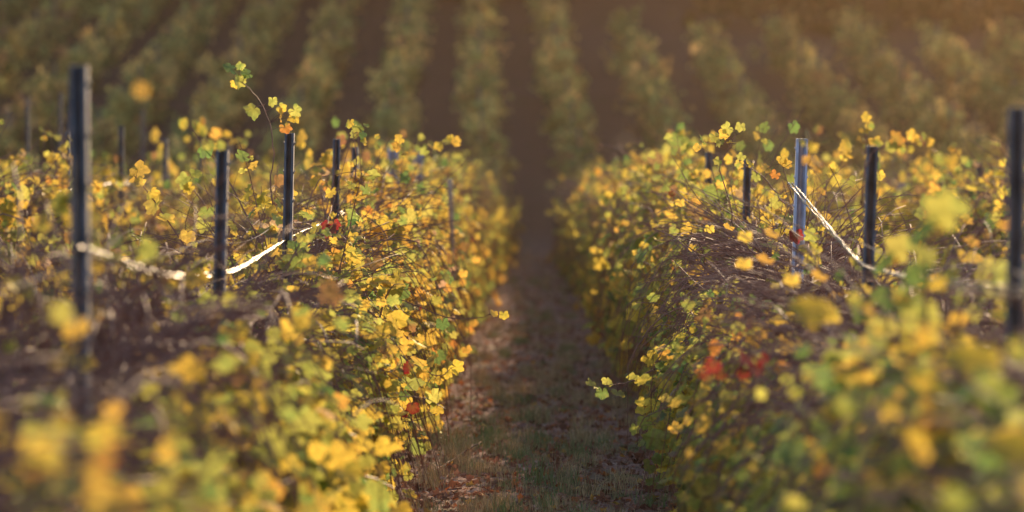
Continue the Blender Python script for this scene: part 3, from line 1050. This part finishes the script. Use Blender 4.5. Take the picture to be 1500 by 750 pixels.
# dark trunks and canes inside those far rows
def far_stems():
    r = np.random.default_rng(22)
    st_, dr, ln = [], [], []
    for k in range(-16, 17):
        x0 = 1.125 + 2.25 * k
        y0 = max(78.5, abs(x0) / .145 * .93)
        y1 = 150.0 if x0 < 1.5 else 117
        y = y0
        while y < y1:
            for _ in range(5):
                st_.append((x0 - .016 * (y - 80) + r.normal(0, .06), y + r.normal(0, .3), float(gz(y)) + r.uniform(-.05, .7)))
                dr.append((r.normal(0, .35), r.normal(0, .35), 1)); ln.append(r.uniform(.6, 1.0))
            y += 1.15
    st_ = np.array(st_)
    d = norm(np.array(dr))
    t = np.linspace(0, 1, 4)[None, :, None]
    P = st_[:, None, :] + d[:, None, :] * t * np.array(ln)[:, None, None]
    V, F = tubes(P, np.tile(np.linspace(.016, .006, 4), (len(P), 1)), 4)
    o = link("far_vine_stems", build_mesh("far_stems", V, F), M_TRUNK)
    tag(o, "dark trunks and canes inside the far hillside rows", "vineyard", None, "stuff")


far_stems()

# posts on the far hillside, seen as small bluish strokes
me_hp = channel_mesh("hill_post", .06, .05, 1.75)
me_hp.materials.append(M_METAL)
rp = random.Random(4)
for k in range(-7, 6):
    X = 1.125 + 2.25 * k
    y = max(80.5, abs(X) / .145) + rp.uniform(0, 3)
    while y < (128 if X < 1 else 114):
        if abs(X) < .138 * y + 1:
            o = link("metal_post", me_hp)
            o.location = (X - .016 * (y - 80), y, float(gz(y)))
            o.rotation_euler = (R(rp.uniform(-2, 2)), R(rp.uniform(-2, 2)), R(rp.uniform(-20, 20)))
            tag(o, "small blue-grey metal post in the rows on the far hillside", "post", "posts on the far hillside")
        y += 5.2


# ------------------------------------------------------------------ wood on the hill crest: mostly unseen, set tall to throw shade down the hillside
def woodland():
    r = np.random.default_rng(31)
    V, F, off = [], [], 0
    LPs, LS = [], []
    trunks, trad = [], []
    spots = []
    for ix in range(-16, 30):
        for iy in range(4):
            spots.append((ix * 4.2 + r.uniform(-1.4, 1.4), 154 + iy * 5 + r.uniform(-1.5, 1.5)))
    for x, y in spots:
        h = r.uniform(21.5, 26.5)
        z0 = float(gz(y))
        n = 6
        tz = np.linspace(-.2, h * .85, n)
        trunks.append(np.column_stack([x + r.normal(0, .12, n).cumsum(), y + r.normal(0, .12, n).cumsum(), z0 + tz]))
        trad.append(np.linspace(.30, .06, n))
        nl = 380
        # leaf clumps spread through the crown
        c = r.normal(0, 1, (26, 3)); c = norm(c) * r.uniform(.35, 1, (26, 1))
        cc = np.array([x, y, z0 + h * .58]) + c * np.array([2.6, 2.6, h * .42])
        kk = r.integers(0, 26, nl)
        LPs.append(cc[kk] + r.normal(0, .55, (nl, 3)))
    # low scrub along the wood's edge
    for _ in range(260):
        x, y = r.uniform(-10, 60), r.uniform(127, 150)
        if x < 6 and y < 140: continue
        z0 = float(gz(y)); h = r.uniform(.8, 2.6)
        nl = 60
        LPs.append(np.array([x, y, z0 + h * .5]) + r.normal(0, 1, (nl, 3)) * np.array([.6, .6, h * .28]))
    # tall unseen undergrowth added below the crowns to stop sun leaking through
    for _ in range(420):
        x, y = r.uniform(-65, 105), r.uniform(151, 158)
        h = r.uniform(5, 9)
        LPs.append(np.array([x, y, float(gz(y)) + h * .5]) + r.normal(0, 1, (150, 3)) * np.array([1.0, 1.0, h * .28]))
    P = np.concatenate(LPs)
    n = len(P)
    Nn = norm(r.normal(0, 1, (n, 3)) + np.array([0, -.4, .3]))
    Tip = norm(np.cross(Nn, r.normal(0, 1, (n, 3))))
    S = np.cross(Tip, Nn)
    s = r.uniform(.18, .42, n)[:, None]
    V = np.stack([P - Tip * s, P + S * s * .7, P + Tip * s, P - S * s * .7], 1).reshape(-1, 3)
    F = np.arange(n * 4).reshape(n, 4)
    pal = np.array([(.12, .07, .04), (.17, .10, .05), (.09, .07, .03), (.07, .08, .03), (.22, .12, .05)])
    C = pal[r.integers(0, 5, n)] * r.uniform(.7, 1.2, (n, 1))
    Vt, Ft = tubes(np.array(trunks), np.array(trad), 6)
    Vall = np.vstack([V, Vt])
    Call = np.vstack([np.repeat(C, 4, 0), np.tile(np.array([.09, .065, .05]), (len(Vt), 1))])
    me = build_mesh("woodland", Vall, [F] + offset_faces(Ft, len(V)), Call)
    o = link("woodland", me, M_FARLEAF)
    tag(o, "dark brown wood and scrub along the top of the hillside", "woodland", None, "stuff")


woodland()
